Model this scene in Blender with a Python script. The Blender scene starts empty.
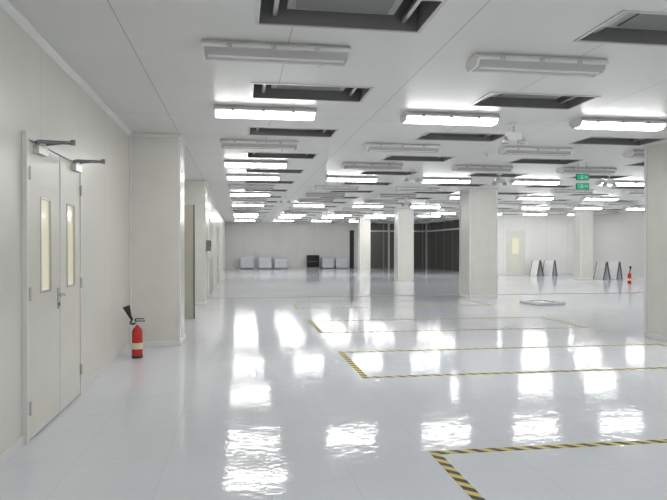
import bpy, math, random
from mathutils import Vector, Matrix
random.seed(3)
scene = bpy.context.scene
try:
    scene.view_settings.view_transform = 'Standard'
    scene.view_settings.look = 'None'
    scene.view_settings.exposure = 0.0
except Exception: pass
CEIL = 3.1

# ---------------------------------------------------------------- materials
def newmat(name):
    m = bpy.data.materials.new(name); m.use_nodes = True
    nt = m.node_tree
    return m, nt, nt.nodes['Principled BSDF']
def simple(name, col, rough=0.5, metal=0.0, emit=None, estr=0.0, spec=0.5, var=0.03):
    m, nt, b = newmat(name)
    b.inputs['Roughness'].default_value = rough
    b.inputs['Metallic'].default_value = metal
    b.inputs['Specular IOR Level'].default_value = spec
    tc = nt.nodes.new('ShaderNodeTexCoord')
    n = nt.nodes.new('ShaderNodeTexNoise'); n.inputs['Scale'].default_value = 3.0
    n.inputs['Detail'].default_value = 3
    r = nt.nodes.new('ShaderNodeValToRGB')
    r.color_ramp.elements[0].position = .3; r.color_ramp.elements[1].position = .7
    r.color_ramp.elements[0].color = (*[c*(1-var) for c in col], 1)
    r.color_ramp.elements[1].color = (*[min(1, c*(1+var)) for c in col], 1)
    nt.links.new(tc.outputs['Object'], n.inputs['Vector'])
    nt.links.new(n.outputs['Fac'], r.inputs['Fac'])
    nt.links.new(r.outputs['Color'], b.inputs['Base Color'])
    if emit:
        b.inputs['Emission Color'].default_value = (*emit, 1)
        b.inputs['Emission Strength'].default_value = estr
    return m
def M(nt, op, a, b=None, c=None):
    n = nt.nodes.new('ShaderNodeMath'); n.operation = op
    for i, v in enumerate((a, b, c)):
        if v is None: continue
        if isinstance(v, (int, float)): n.inputs[i].default_value = v
        else: nt.links.new(v, n.inputs[i])
    return n.outputs[0]
def seam(nt, coord, period, width, off=0.0):
    """1 on a seam line, 0 elsewhere"""
    t = M(nt, 'FRACT', M(nt, 'DIVIDE', M(nt, 'ADD', coord, 1000*period - off), period))
    return M(nt, 'LESS_THAN', t, width/period)
def panel_mat(name, col, seams, rough, dark=0.72, bump=0.0, spec=0.5, noise=0.02):
    """seams: list of (axis, period, width, offset)"""
    m, nt, b = newmat(name)
    g = nt.nodes.new('ShaderNodeNewGeometry')
    s = nt.nodes.new('ShaderNodeSeparateXYZ'); nt.links.new(g.outputs['Position'], s.inputs[0])
    f = None
    for ax, per, w, off in seams:
        k = seam(nt, s.outputs[ax], per, w, off)
        f = k if f is None else M(nt, 'MAXIMUM', f, k)
    n = nt.nodes.new('ShaderNodeTexNoise'); n.inputs['Scale'].default_value = 1.2
    nt.links.new(g.outputs['Position'], n.inputs['Vector'])
    r = nt.nodes.new('ShaderNodeValToRGB')
    r.color_ramp.elements[0].position = .3; r.color_ramp.elements[1].position = .7
    r.color_ramp.elements[0].color = (*[c*(1-noise) for c in col], 1)
    r.color_ramp.elements[1].color = (*[min(1, c*(1+noise)) for c in col], 1)
    nt.links.new(n.outputs['Fac'], r.inputs['Fac'])
    mx = nt.nodes.new('ShaderNodeMixRGB')
    nt.links.new(f, mx.inputs['Fac']); nt.links.new(r.outputs['Color'], mx.inputs['Color1'])
    mx.inputs['Color2'].default_value = (*[c*dark for c in col], 1)
    nt.links.new(mx.outputs['Color'], b.inputs['Base Color'])
    b.inputs['Roughness'].default_value = rough
    b.inputs['Specular IOR Level'].default_value = spec
    return m, nt, b, g, s

wall_mat = panel_mat('wall_sandwich_panel', (.76, .745, .68), [(1, 1.18, .006, .55)], .30)[0]
wallx_mat = panel_mat('wall_panel_far', (.88, .88, .855), [(0, 1.18, .015, .3)], .4, dark=.8)[0]
dark_wall = panel_mat('dark_partition', (.13, .135, .125), [(0, 1.4, .09, 0), (1, 1.6, .09, 0)], .22, dark=2.2)[0]
ceil_mat = panel_mat('ceiling_panel', (.74, .74, .72), [(0, 1.265, .010, 1.65), (1, 4.6, .010, 3.3)], .36, dark=.6)[0]
col_mat = simple('column_cladding', (.74, .73, .68), .26)
trim_mat = simple('trim_aluminium_white', (.80, .80, .78), .35)
door_mat = simple('door_paint', (.77, .755, .68), .33)
beige_mat = simple('door_beige', (.50, .48, .41), .45)
alu = simple('aluminium', (.55, .55, .54), .32, .8)
steel = simple('steel_dark', (.22, .22, .22), .35, .8)
black = simple('black_rubber', (.02, .02, .02), .45)
red = simple('extinguisher_red', (.55, .02, .015), .25)
label = simple('label_cream', (.75, .68, .45), .5)
white = simple('white_plastic', (.80, .80, .79), .35)
offwhite = simple('crate_white', (.76, .81, .86), .4)
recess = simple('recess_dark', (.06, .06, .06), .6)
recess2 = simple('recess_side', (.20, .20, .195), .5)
filt = simple('filter_grey', (.40, .405, .40), .6)
lens_off = simple('lens_off', (.46, .46, .44), .25)
tube_off = simple('tube_off', (.76, .76, .74), .3)
lens_on = simple('lens_on', (.9, .9, .9), .4, emit=(1.0, .995, .975), estr=20.0)
glasspane = simple('door_glass_lit_room', (.66, .63, .48), .08, emit=(1, .93, .68), estr=.30)
green = simple('exit_green', (.0, .30, .14), .4, emit=(.05, .8, .4), estr=.35)
greendark = simple('sign_dark', (.03, .12, .07), .4)
darkhole = simple('floor_void', (.05, .05, .055), .6)

# floor: glossy epoxy
m, nt, b, g, s = panel_mat('floor_epoxy', (.80, .825, .875), [(0, .6, .005, .1), (1, .6, .005, .2)], .1, dark=.88, noise=.02, spec=.27)
floor_mat = m
n1 = nt.nodes.new('ShaderNodeTexNoise'); n1.inputs['Scale'].default_value = 17.0; n1.inputs['Detail'].default_value = 2
n2 = nt.nodes.new('ShaderNodeTexNoise'); n2.inputs['Scale'].default_value = 5.0; n2.inputs['Detail'].default_value = 2
nt.links.new(g.outputs['Position'], n1.inputs['Vector']); nt.links.new(g.outputs['Position'], n2.inputs['Vector'])
hsum = M(nt, 'ADD', M(nt, 'MULTIPLY', n1.outputs['Fac'], .38), n2.outputs['Fac'])
bp = nt.nodes.new('ShaderNodeBump'); bp.inputs['Strength'].default_value = .45; bp.inputs['Distance'].default_value = .0052
nt.links.new(hsum, bp.inputs['Height']); nt.links.new(bp.outputs['Normal'], b.inputs['Normal'])
rr = M(nt, 'MULTIPLY_ADD', n2.outputs['Fac'], .10, .025); nt.links.new(rr, b.inputs['Roughness'])
b.inputs['IOR'].default_value = 1.5

# hazard tape
hz, nt, b = newmat('hazard_tape')
g = nt.nodes.new('ShaderNodeNewGeometry'); s = nt.nodes.new('ShaderNodeSeparateXYZ')
nt.links.new(g.outputs['Position'], s.inputs[0])
t = M(nt, 'FRACT', M(nt, 'DIVIDE', M(nt, 'ADD', M(nt, 'ADD', s.outputs[0], s.outputs[1]), 100.0), .14))
f = M(nt, 'LESS_THAN', t, .50)
mx = nt.nodes.new('ShaderNodeMixRGB'); nt.links.new(f, mx.inputs['Fac'])
mx.inputs['Color1'].default_value = (.72, .58, .09, 1); mx.inputs['Color2'].default_value = (.025, .025, .025, 1)
nt.links.new(mx.outputs['Color'], b.inputs['Base Color']); b.inputs['Roughness'].default_value = .4
b.inputs['Specular IOR Level'].default_value = .3

# ---------------------------------------------------------------- mesh builder
class MB:
    def __init__(s): s.v = []; s.f = []; s.m = []; s.sm = []; s.mats = []
    def mi(s, mat):
        if mat not in s.mats: s.mats.append(mat)
        return s.mats.index(mat)
    def add(s, vs, fs, mat, smooth=False, mtx=None):
        o = len(s.v); k = s.mi(mat)
        for p in vs:
            p = Vector(p); s.v.append(tuple(mtx @ p if mtx else p))
        for f in fs: s.f.append([i+o for i in f]); s.m.append(k); s.sm.append(smooth)
        return s
    def box(s, x0, x1, y0, y1, z0, z1, mat, mtx=None):
        vs = [(x0,y0,z0),(x1,y0,z0),(x1,y1,z0),(x0,y1,z0),(x0,y0,z1),(x1,y0,z1),(x1,y1,z1),(x0,y1,z1)]
        fs = [(0,3,2,1),(4,5,6,7),(0,1,5,4),(1,2,6,5),(2,3,7,6),(3,0,4,7)]
        return s.add(vs, fs, mat, False, mtx)
    def prism(s, prof, x0, x1, mat, smooth=False, mtx=None):
        """profile in (y,z) extruded along x"""
        n = len(prof)
        vs = [(x0, p[0], p[1]) for p in prof] + [(x1, p[0], p[1]) for p in prof]
        fs = [(i, (i+1) % n, (i+1) % n + n, i+n) for i in range(n)]
        fs += [tuple(reversed(range(n))), tuple(range(n, 2*n))]
        return s.add(vs, fs, mat, smooth, mtx)
    def cyl(s, p0, p1, r0, r1, mat, n=16, caps=True):
        p0 = Vector(p0); p1 = Vector(p1); d = (p1-p0).normalized()
        a = Vector((0,0,1)) if abs(d.z) < .9 else Vector((1,0,0))
        u = d.cross(a).normalized(); w = d.cross(u)
        vs = []
        for p, r in ((p0, r0), (p1, r1)):
            for i in range(n):
                t = 2*math.pi*i/n; vs.append(p + r*(math.cos(t)*u + math.sin(t)*w))
        s.add(vs, [(i, (i+1) % n, (i+1) % n+n, i+n) for i in range(n)], mat, True)
        if caps: s.add(vs, [tuple(range(n)), tuple(reversed(range(n, 2*n)))], mat, False)
        return s
    def lathe(s, prof, mat, c=(0,0,0), n=24):
        vs = []; 
        for r, z in prof:
            for i in range(n):
                t = 2*math.pi*i/n; vs.append((c[0]+r*math.cos(t), c[1]+r*math.sin(t), c[2]+z))
        fs = []
        for j in range(len(prof)-1):
            for i in range(n): fs.append((j*n+i, j*n+(i+1) % n, (j+1)*n+(i+1) % n, (j+1)*n+i))
        return s.add(vs, fs, mat, True)
    def mesh(s, name):
        me = bpy.data.meshes.new(name); me.from_pydata(s.v, [], s.f)
        for mt in s.mats: me.materials.append(mt)
        for p, k, q in zip(me.polygons, s.m, s.sm): p.material_index = k; p.use_smooth = q
        me.update(); return me
    def obj(s, name, loc=(0,0,0), rot=(0,0,0), bevel=0):
        return place(name, s.mesh(name), loc, rot, bevel)
def place(name, me, loc=(0,0,0), rot=(0,0,0), bevel=0):
    o = bpy.data.objects.new(name, me); scene.collection.objects.link(o)
    o.location = loc; o.rotation_euler = rot
    if bevel:
        md = o.modifiers.new('bevel', 'BEVEL'); md.width = bevel; md.segments = 2; md.limit_method = 'ANGLE'
    return o

# ---------------------------------------------------------------- room shell
XL, XL2, XR, YB, YF, YR = -1.58, -.93, 18.0, -8.5, 42.0, 30.0
XS = 13.0
XD = 8.1
MB().box(XL-.2, XR+.2, YB-.2, YF+.2, -.1, 0, floor_mat).obj('floor')
# ceiling with real openings
opens = []
cols = [(6.45, -.2, .8), (6.45, 8.3, .8), (6.45, 16.8, .8), (6.62, 25.5, .64), (6.60, 33.8, .55),
        (14.7, -.2, .8), (14.7, 8.3, .8), (14.7, 16.8, .8), (14.92, 25.5, .55)]
def hits(x0, x1, y0, y1, pad=.03):
    for cx, cy, cw in cols:
        if x1 > cx-pad and x0 < cx+cw+pad and y1 > cy-pad and y0 < cy+cw+pad: return True
    if y1 > YR-.1 and x1 > XS-.1: return True
    return False
kx = [(.14+2.53*k, 1.34+2.53*k) for k in range(7)]
jy = [(4.0+2.3*j, 4.6+2.3*j) for j in range(-5, 17)]
for i, (a, b_) in enumerate(kx):
    for j, (c, d) in enumerate(jy):
        if not hits(a, b_, c, d): opens.append((i, j))
xs = sorted([XL-.2, XR+.2] + [v for p in kx for v in p]); ys = sorted([YB-.2, YF+.2] + [v for p in jy for v in p])
oset = {(round(kx[i][0], 3), round(jy[j][0], 3)) for i, j in opens}
cb = MB()
vs = [(x, y, CEIL) for y in ys for x in xs]; nx = len(xs); fs = []
for j in range(len(ys)-1):
    for i in range(nx-1):
        if (round(xs[i], 3), round(ys[j], 3)) in oset: continue
        fs.append((j*nx+i, (j+1)*nx+i, (j+1)*nx+i+1, j*nx+i+1))
cb.add(vs, fs, ceil_mat)
cb.obj('ceiling')
MB().box(XL-.2, XR+.2, YB-.2, YF+.2, CEIL+.5, CEIL+.6, recess).obj('roof_slab')

MB().box(XL-.2, XL, YB, 17.1, 0, CEIL, wall_mat).obj('wall_left')
MB().box(XL-.2, XL2, 17.1, YF, 0, CEIL, wall_mat).obj('wall_left_far')
MB().box(XR, XR+.2, YB, YF, 0, CEIL, wallx_mat).obj('wall_right')
MB().box(XL, XR, YB-.2, YB, 0, CEIL, wallx_mat).obj('wall_back')
MB().box(XL2, XD, YF, YF+.2, 0, CEIL, wallx_mat).obj('wall_front')
MB().box(XD, XS, YF, YF+.2, 0, CEIL, dark_wall).obj('wall_front_dark')
MB().box(XS, XR, YR, YR+.15, 0, CEIL, wallx_mat).obj('wall_front_right')
MB().box(XS, XS+.12, YR+.15, YF, 0, CEIL, dark_wall).obj('wall_return')

# trims
def cove(name, y0, y1, x):
    o = MB()
    pr = [(0, 0), (.05, 0), (.05, -.012), (.012, -.05), (0, -.05)]
    vs = [(x+p[0], y0, CEIL+p[1]) for p in pr] + [(x+p[0], y1, CEIL+p[1]) for p in pr]
    n = 5
    o.add(vs, [(i, (i+1) % n, (i+1) % n+n, i+n) for i in range(n)] + [tuple(reversed(range(n))), tuple(range(n, 2*n))], trim_mat)
    o.obj(name)
cove('trim_1', YB, 9.27, XL); cove('trim_2', 10.1, 15.72, XL); cove('trim_3', 17.13, YF, XL2)
bl = MB()
for y0, y1 in ((YB, 4.82), (6.44, 9.28), (10.1, 12.69)):
    bl.box(XL, XL+.012, y0, y1, 0, .07, trim_mat)
bl.obj('baseboard_left')
MB().box(XL2, XL2+.012, 17.15, 19.18, 0, .07, trim_mat).box(XL2, XL2+.012, 21.1, 24.98, 0, .07, trim_mat).box(XL2, XL2+.012, 26.9, YF, 0, .07, trim_mat).obj('baseboard_left_far')
MB().box(XL2, 7.4, YF-.012, YF, 0, .09, trim_mat).obj('baseboard_front')
MB().box(XS, 13.44, YR-.012, YR, 0, .09, trim_mat).box(14.46, XR, YR-.012, YR, 0, .09, trim_mat).obj('baseboard_front_right')
MB().box(XR-.012, XR, YB, YR, 0, .09, trim_mat).obj('baseboard_right')
# expansion joint across the floor
MB().box(XL2+.05, XR-.05, 17.93, 18.08, .0, .004, steel).obj('trim_4')
# white mullions in front of the dark partition
mu = MB()
for x in (8.15, 10.15, 12.85): mu.box(x, x+.12, YF-.06, YF, 0, CEIL, trim_mat)
mu.box(XD, XS, YF-.05, YF, 2.5, 2.6, trim_mat)
mu.obj('trim_5')
mu = MB()
for y in (31.0, 35.2): mu.box(XS-.05, XS, y, y+.14, 0, CEIL, trim_mat)
mu.box(XS-.04, XS, YR+.15, YF-.1, 2.5, 2.6, trim_mat)
mu.obj('trim_6')

# columns
for cx, cy, CW in cols:
    c = MB().box(0, CW, 0, CW, 0, CEIL, col_mat)
    c.box(-.012, CW+.012, -.012, CW+.012, 0, .08, trim_mat)
    c.box(-.02, CW+.02, -.02, CW+.02, CEIL-.05, CEIL, trim_mat)
    for x in (0, CW):
        for y in (0, CW): c.box(x-.022, x+.022, y-.022, y+.022, .08, CEIL-.05, trim_mat)
    c.obj('column', (cx, cy, 0), bevel=.006)
# column boxed against the left wall
CT = CEIL-.002; XW = XL+.001
c = MB().box(XW, -.87, 9.3, 10.07, 0, CT, col_mat)
c.box(XW, -.858, 9.288, 10.08, 0, .08, trim_mat).box(XW, -.85, 9.28, 10.09, CT-.05, CT, trim_mat)
c.box(-.895, -.862, 9.292, 9.325, .08, CT-.05, trim_mat)
c.box(XW, XL+.035, 9.288, 9.3, .08, CT-.05, trim_mat)
c.obj('pilaster', bevel=.005)
c = MB().box(XW, -.85, 15.75, 17.098, 0, CT, col_mat)
c.box(XW, -.838, 15.738, 17.098, 0, .08, trim_mat).box(XW, -.83, 15.73, 17.098, CT-.05, CT, trim_mat)
c.obj('pilaster', bevel=.005)

# ---------------------------------------------------------------- double door on the left wall
def arm(mb, p, q, w=.014): mb.cyl(p, q, w, w, steel, 8)
d = MB()
X = XL+.001
y0, y1, zt = 4.88, 6.38, 2.25
d.box(X, X+.035, y0-.05, y0, 0, zt+.05, trim_mat).box(X, X+.035, y1, y1+.05, 0, zt+.05, trim_mat)
d.box(X, X+.035, y0, y1, zt, zt+.05, trim_mat)
d.box(X, X+.006, y0, y1, 0, zt, steel)
ym = (y0+y1)/2 + .08
for a, b_ in ((y0+.008, ym-.006), (ym+.006, y1-.008)):
    cw = (a+b_)/2 ; wa, wb = cw-.12, cw+.12
    z0, z1 = 1.10, 1.83
    for (ya, yb, za, zb) in ((a, wa, .012, zt-.008), (wb, b_, .012, zt-.008), (wa, wb, .012, z0), (wa, wb, z1, zt-.008)):
        d.box(X+.004, X+.028, ya, yb, za, zb, door_mat)
    d.box(X+.006, X+.016, wa, wb, z0, z1, glasspane)
    for (ya, yb, za, zb) in ((wa-.015, wa, z0-.015, z1+.015), (wb, wb+.015, z0-.015, z1+.015), (wa, wb, z0-.015, z0), (wa, wb, z1, z1+.015)):
        d.box(X+.026, X+.033, ya, yb, za, zb, alu)
d.box(X+.026, X+.034, ym-.02, ym+.006, .01, zt-.01, trim_mat)
# handle
for yy, sg in ((ym-.075, -1),):
    d.box(X+.028, X+.036, yy-.022, yy+.022, .92, 1.10, alu)
    d.cyl((X+.03, yy, 1.04), (X+.085, yy, 1.04), .011, .011, alu)
    d.cyl((X+.08, yy, 1.04), (X+.08, yy+sg*.13, 1.04), .010, .009, alu)
    d.cyl((X+.03, yy, .96), (X+.045, yy, .96), .014, .014, steel)
# hinges
for yy in (y0, y1):
    for z in (.25, 1.1, 2.0): d.cyl((X+.04, yy, z-.05), (X+.04, yy, z+.05), .009, .009, alu, 8)
# closers
for yc, dy in ((y0+.10, 1), (y1-.32, 1)):
    d.box(X+.028, X+.075, yc, yc+.22, zt-.085, zt-.025, alu)
    d.cyl((X+.05, yc+.05, zt-.025), (X+.05, yc+.05, zt+.012), .015, .015, steel)
    arm(d, (X+.05, yc+.05, zt+.008), (X+.29, yc+.12, zt+.012))
    arm(d, (X+.29, yc+.12, zt+.02), (X+.03, yc+.32, zt+.024), .010)
    d.cyl((X+.29, yc+.12, zt-.005), (X+.29, yc+.12, zt+.035), .018, .018, steel)
d.obj('door_1')
# round cap high on the wall
MB().cyl((XL, 4.02, 2.93), (XL+.03, 4.02, 2.93), .045, .04, white, 20).cyl((XL+.03, 4.02, 2.93), (XL+.045, 4.02, 2.93), .02, .015, steel, 12).obj('motion_sensor')

# open door leaf further along, swung out from the left wall
d = MB()
d.box(XW, XL+.03, 12.70, 12.76, 0, 2.3, trim_mat).box(XW, XL+.03, 13.44, 13.5, 0, 2.3, trim_mat).box(XW, XL+.03, 12.76, 13.44, 2.24, 2.3, trim_mat)
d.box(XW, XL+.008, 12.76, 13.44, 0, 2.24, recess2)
d.box(XL+.03, -.90, 12.72, 12.76, .01, 2.3, beige_mat)
d.box(-.925, -.895, 12.71, 12.77, .01, 2.3, steel)
d.box(-1.38, -1.14, 12.712, 12.722, 1.1, 1.85, glasspane)
d.cyl((-.99, 12.73, 1.03), (-.99, 12.66, 1.03), .01, .01, alu, 8).cyl((-.99, 12.665, 1.03), (-1.1, 12.665, 1.03), .009, .009, alu, 8)
for z in (.3, 1.1, 1.95): d.cyl((XL+.035, 12.70, z-.05), (XL+.035, 12.70, z+.05), .012, .012, alu, 8)
d.obj('door_2')
# doors in the far part of the left wall
for ya in (19.2, 25.0):
    d = MB(); X = XL2+.001
    d.box(X, X+.03, ya, ya+.06, 0, 2.3, trim_mat).box(X, X+.03, ya+1.8, ya+1.86, 0, 2.3, trim_mat).box(X, X+.03, ya, ya+1.86, 2.24, 2.3, trim_mat)
    d.box(X, X+.02, ya+.06, ya+.925, .01, 2.24, beige_mat).box(X, X+.02, ya+.935, ya+1.8, .01, 2.24, beige_mat)
    d.box(X+.018, X+.024, ya+.38, ya+.6, 1.1, 1.8, glasspane).box(X+.018, X+.024, ya+1.25, ya+1.47, 1.1, 1.8, glasspane)
    d.obj('door_3' if ya < 20 else 'door_4')
# control box on the boxed column
MB().box(-.849, -.74, 16.0, 16.25, 1.35, 1.62, steel).box(-.74, -.732, 16.02, 16.23, 1.45, 1.6, black).obj('control_box')
# door on front right wall
d = MB()
d.box(13.45, 13.5, YR-.03, YR-.001, 0, 2.3, trim_mat).box(14.4, 14.45, YR-.03, YR-.001, 0, 2.3, trim_mat).box(13.5, 14.4, YR-.03, YR-.001, 2.25, 2.3, trim_mat)
d.box(13.5, 14.4, YR-.02, YR-.001, .01, 2.25, door_mat).box(13.76, 14.12, YR-.026, YR-.018, 1.1, 1.9, glasspane)
d.obj('door_5')
# black door on the far wall
MB().box(7.45, 7.75, YF-.05, YF-.001, 0, 2.6, black).box(7.42, 7.45, YF-.06, YF-.001, 0, 2.64, trim_mat).box(7.75, 7.78, YF-.06, YF-.001, 0, 2.64, trim_mat).obj('door_6')

# ---------------------------------------------------------------- ceiling filter openings
h = MB(); W, L, H = 1.2, .6, .38
t = .004
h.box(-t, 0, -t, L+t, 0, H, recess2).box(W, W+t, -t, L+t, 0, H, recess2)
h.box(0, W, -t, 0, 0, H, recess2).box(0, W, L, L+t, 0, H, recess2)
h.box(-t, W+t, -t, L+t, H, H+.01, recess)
# hanging flange frame round the opening and the filter plenum inside
for (a, b_, c_, e) in ((-.03, .0, -.03, L+.03), (W, W+.03, -.03, L+.03), (0, W, -.03, 0), (0, W, L, L+.03)):
    h.box(a, b_, c_, e, -.008, 0, alu)
h.box(.20, W-.20, .07, L-.06, .09, .30, filt)
h.box(.26, W-.26, .12, L-.11, .075, .09, recess2)
for x in (.10, W-.13):
    h.box(x, x+.03, .02, L-.02, .05, .08, alu)
for x in (.3, .9): h.cyl((x, .03, .02), (x, .03, .36), .008, .008, alu, 6)
hm = h.mesh('ceiling_filter_opening')
for i, j in opens: place('ceiling_filter_opening', hm, (kx[i][0], jy[j][0], CEIL))

# ---------------------------------------------------------------- light fixtures
def fixture(lit):
    f = MB(); z = 0
    Lf = 1.2
    f.prism([(-.12, 0), (.12, 0), (.155, -.035), (.155, -.056), (-.155, -.056), (-.155, -.035)], 0, Lf, white)
    lm = lens_on if lit else lens_off
    f.prism([(-.132, -.056), (.132, -.056), (.108, -.085), (.075, -.105), (-.075, -.105), (-.108, -.085)], .02, Lf-.02, lm)
    if not lit:
        for y in (-.06, .06): f.cyl((.05, y, -.098), (Lf-.05, y, -.098), .018, .018, tube_off, 10)
    for x in (0, Lf-.02): f.prism([(-.138, -.056), (.138, -.056), (.116, -.09), (.08, -.11), (-.08, -.11), (-.116, -.09)], x, x+.02, white)
    for x in (.2, .55, .9):
        for y in (-.163, .155): f.box(x, x+.04, y, y+.008, -.07, -.03, alu)
    return f.mesh('fluorescent_light_on' if lit else 'fluorescent_light_off')
fon, foff = fixture(True), fixture(False)
litrows = {-5, -3, -2, 1, 4, 6, 8, 11, 12, 14}
for j in range(-5, 16):
    y = 5.15+2.3*j
    for k in range(8):
        x = -.3+2.29*k
        if hits(x, x+1.2, y-.16, y+.16): continue
        lit = j in litrows
        if j == 3 and k == 0: lit = True
        if j == 6 and k in (1, 2): lit = False
        if j >= 12 and k > 3: lit = False
        if j == 10 and k >= 4: lit = True
        place('fluorescent_light', fon if lit else foff, (x, y, CEIL-.001))

# sprinklers
sp = MB().cyl((0,0,0), (0,0,-.006), .035, .035, white, 16).cyl((0,0,0), (0,0,-.05), .008, .008, alu, 8).cyl((0,0,-.05), (0,0,-.053), .018, .018, alu, 12)
sm = sp.mesh('sprinkler_head')
for x in (.70, 4.3, 8.6, 11.8):
    for y in (2.6, 5.45, 10.4, 15.2, 19.6, 24.4, 29.1):
        if not hits(x-.05, x+.05, y-.05, y+.05): place('sprinkler_head', sm, (x, y, CEIL-.001))

# ceiling twin-head emergency lamps
e = MB()
e.cyl((0,0,0), (0,0,-.03), .06, .06, white, 20).cyl((0,0,-.03), (0,0,-.13), .014, .014, alu, 10)
e.box(-.10, .10, -.045, .045, -.22, -.12, white)
for sx in (-1, 1):
    e.cyl((sx*.08, 0, -.17), (sx*.14, 0, -.19), .012, .012, alu, 8)
    e.lathe([(0, .03), (.035, .028), (.058, 0), (.062, -.03), (.05, -.035), (0, -.03)], alu, (sx*.12, 0, -.23), 18)
    e.cyl((sx*.12, 0, -.265), (sx*.12, 0, -.262), .045, .05, lens_off, 16)
em = e.mesh('emergency_twin_spotlight')
for p in ((3.62, 7.85), (3.62, 12.8), (5.75, 13.2), (8.3, 13.0), (1.4, 19.5), (5.6, 20.5)):
    place('emergency_twin_spotlight', em, (p[0], p[1], CEIL-.001))

# exit signs on rods
x_ = MB()
x_.cyl((-.08, 0, 0), (-.08, 0, -.22), .006, .006, alu, 8).cyl((.08, 0, 0), (.08, 0, -.22), .006, .006, alu, 8)
for z in (-.22, -.40):
    x_.box(-.13, .13, -.018, .018, z-.12, z, greendark)
    x_.box(-.12, .12, -.022, -.018, z-.11, z-.01, green)
    x_.cyl((-.02, -.026, z-.03), (-.02, -.022, z-.03), .010, .010, white, 12)
    x_.box(-.03, -.008, -.026, -.022, z-.070, z-.043, white)
    x_.box(-.046, -.028, -.026, -.022, z-.095, z-.070, white).box(-.010, .006, -.026, -.022, z-.095, z-.070, white)
    x_.box(.03, .08, -.026, -.022, z-.068, z-.052, white)
    x_.add([(.075, -.026, z-.082), (.105, -.026, z-.06), (.075, -.026, z-.038)], [(0, 1, 2)], white)
x_.cyl((-.08, 0, -.34), (-.08, 0, -.40), .006, .006, alu, 8).cyl((.08, 0, -.34), (.08, 0, -.40), .006, .006, alu, 8)
x_.obj('exit_sign', (6.64, 11.3, CEIL-.001))

# ---------------------------------------------------------------- hazard tape rectangles
tw = .07
def rect(x0, x1, y0, y1):
    o = MB(); z = .0015
    for (a, b_, c_, d_) in ((x0, x1, y1-tw, y1), (x0, x1, y0, y0+tw), (x0, x0+tw, y0+tw, y1-tw), (x1-tw, x1, y0+tw, y1-tw)):
        o.box(a, b_, c_, d_, 0, z, hz)
    o.obj('hazard_floor_tape')
rect(1.32, 6.2, 2.5, 4.24); rect(1.34, 6.2, 6.72, 8.46); rect(1.32, 6.2, 10.35, 12.1); rect(1.32, 6.2, 14.6, 16.3)

# ---------------------------------------------------------------- fire extinguisher
def extinguisher(loc, rz=0):
    o = MB(); r = .068
    o.lathe([(0, 0), (r*.9, 0), (r, .015), (r, .33), (r*.93, .36), (r*.7, .39), (r*.35, .41), (.022, .415), (.022, .43), (0, .43)], red)
    o.lathe([(r+.001, .12), (r+.001, .20)], label)
    o.lathe([(r+.0015, .0), (r+.003, .005), (r+.003, .03), (r+.0015, .035)], black)
    o.cyl((0,0,.425), (0,0,.47), .022, .02, alu)
    o.box(-.03, .10, -.009, .009, .475, .487, black).box(-.02, .09, -.009, .009, .505, .517, black)
    o.box(-.03, -.015, -.009, .009, .475, .51, black)
    o.cyl((0, -.02, .455), (0, -.045, .455), .016, .016, alu)
    # hose and horn, folded upward along the side
    pts = [(-.02, 0, .455), (-.07, -.01, .44), (-.085, -.015, .46), (-.06, -.02, .50)]
    for a, b_ in zip(pts, pts[1:]): o.cyl(a, b_, .012, .012, black, 10)
    o.cyl((-.06, -.02, .50), (-.085, -.025, .545), .016, .02, black, 14)
    o.cyl((-.085, -.025, .545), (-.135, -.03, .68), .02, .048, black, 18)
    return o.obj('fire_extinguisher', loc, (0, 0, rz))
extinguisher((-1.33, 8.4, 0))
extinguisher((15.3, 22.6, 0), 1.0)

# ---------------------------------------------------------------- loose items
p = MB()
p.box(-.38, .38, -.42, .42, 0, .03, alu)
p.box(-.38, .38, -.42, -.37, .03, .07, white).box(-.38, .38, .37, .42, .03, .07, white).box(-.38, -.33, -.37, .37, .03, .07, white).box(.33, .38, -.37, .37, .03, .07, white)
p.box(-.33, .33, -.37, .37, .03, .034, darkhole)
p.box(-.15, .15, -.2, .2, .034, .06, white)
p.obj('floor_access_panel', (7.6, 14.8, 0), (0, 0, .12))

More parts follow.
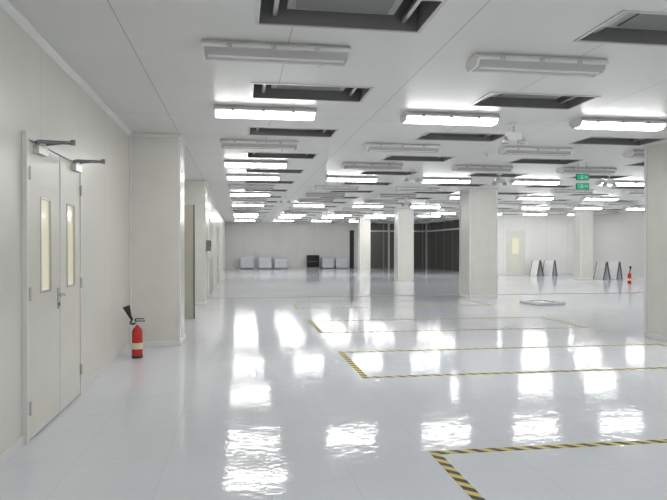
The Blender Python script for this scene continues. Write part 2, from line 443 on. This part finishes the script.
def crate(w, dpt, hh, loc, mat=offwhite):
    o = MB()
    o.box(-w/2, w/2, -dpt/2, dpt/2, .06, hh, mat)
    for sx in (-1, 1):
        for sy in (-1, 1): o.box(sx*(w/2-.05)-.04, sx*(w/2-.05)+.04, sy*(dpt/2-.05)-.04, sy*(dpt/2-.05)+.04, 0, .06, steel)
    f = dpt/2
    for (a, b_, c_, d_) in ((-w/2, w/2, hh-.05, hh), (-w/2, w/2, .06, .11), (-w/2, -w/2+.05, .11, hh-.05), (w/2-.05, w/2, .11, hh-.05)):
        o.box(a, b_, -f-.015, -f, c_, d_, alu)
    o.obj('storage_crate', loc)
crate(.85, .5, .78, (.45, 41.5, 0)); crate(.85, .5, .78, (1.65, 41.5, 0)); crate(.85, .5, .72, (2.7, 41.5, 0)); crate(.8, .5, .7, (5.85, 41.5, 0)); crate(.8, .5, .7, (6.8, 41.5, 0))
# dark cabinet with open front
c = MB()
c.box(-.4, .4, -.25, .25, 0, .08, steel).box(-.4, -.35, -.25, .25, .08, .85, black).box(.35, .4, -.25, .25, .08, .85, black)
c.box(-.4, .4, -.25, .25, .85, .9, black).box(-.35, .35, .2, .25, .08, .85, black).box(-.35, .35, -.24, .2, .45, .48, steel)
c.obj('equipment_cabinet', (4.85, 41.5, 0))

def boards(loc, rz=0):
    """two framed panels leaning together as an A frame"""
    o = MB()
    for sg, mt in ((1, white), (-1, offwhite)):
        mtx = Matrix.Translation((-sg*.19, 0, .005)) @ Matrix.Rotation(sg*.22, 4, 'Y')
        o.box(-.02, .02, -.26, .26, 0, .80, mt, mtx)
        for yy in (-.30, .26):
            o.box(-.024, .024, yy, yy+.04, 0, .80, steel, mtx)
    o.obj('leaning_panels', loc, (0, 0, rz))
boards((14.75, 29.3, 0), .2); boards((15.4, 29.2, 0), .5); boards((16.0, 25.6, 0), .2); boards((16.7, 25.8, 0), .4)

# ---------------------------------------------------------------- world, camera
w = bpy.data.worlds.new('World'); scene.world = w; w.use_nodes = True
w.node_tree.nodes['Background'].inputs['Color'].default_value = (.5, .5, .5, 1)
w.node_tree.nodes['Background'].inputs['Strength'].default_value = .2
cd = bpy.data.cameras.new('camera'); cam = bpy.data.objects.new('camera', cd); scene.collection.objects.link(cam)
cam.location = (0, 0, 1.45)
cam.rotation_euler = (math.radians(90-.277), 0, math.radians(-8.576))
cd.sensor_width = 36; cd.lens = 620/667*36; cd.clip_end = 200; cd.clip_start = .05
scene.camera = cam
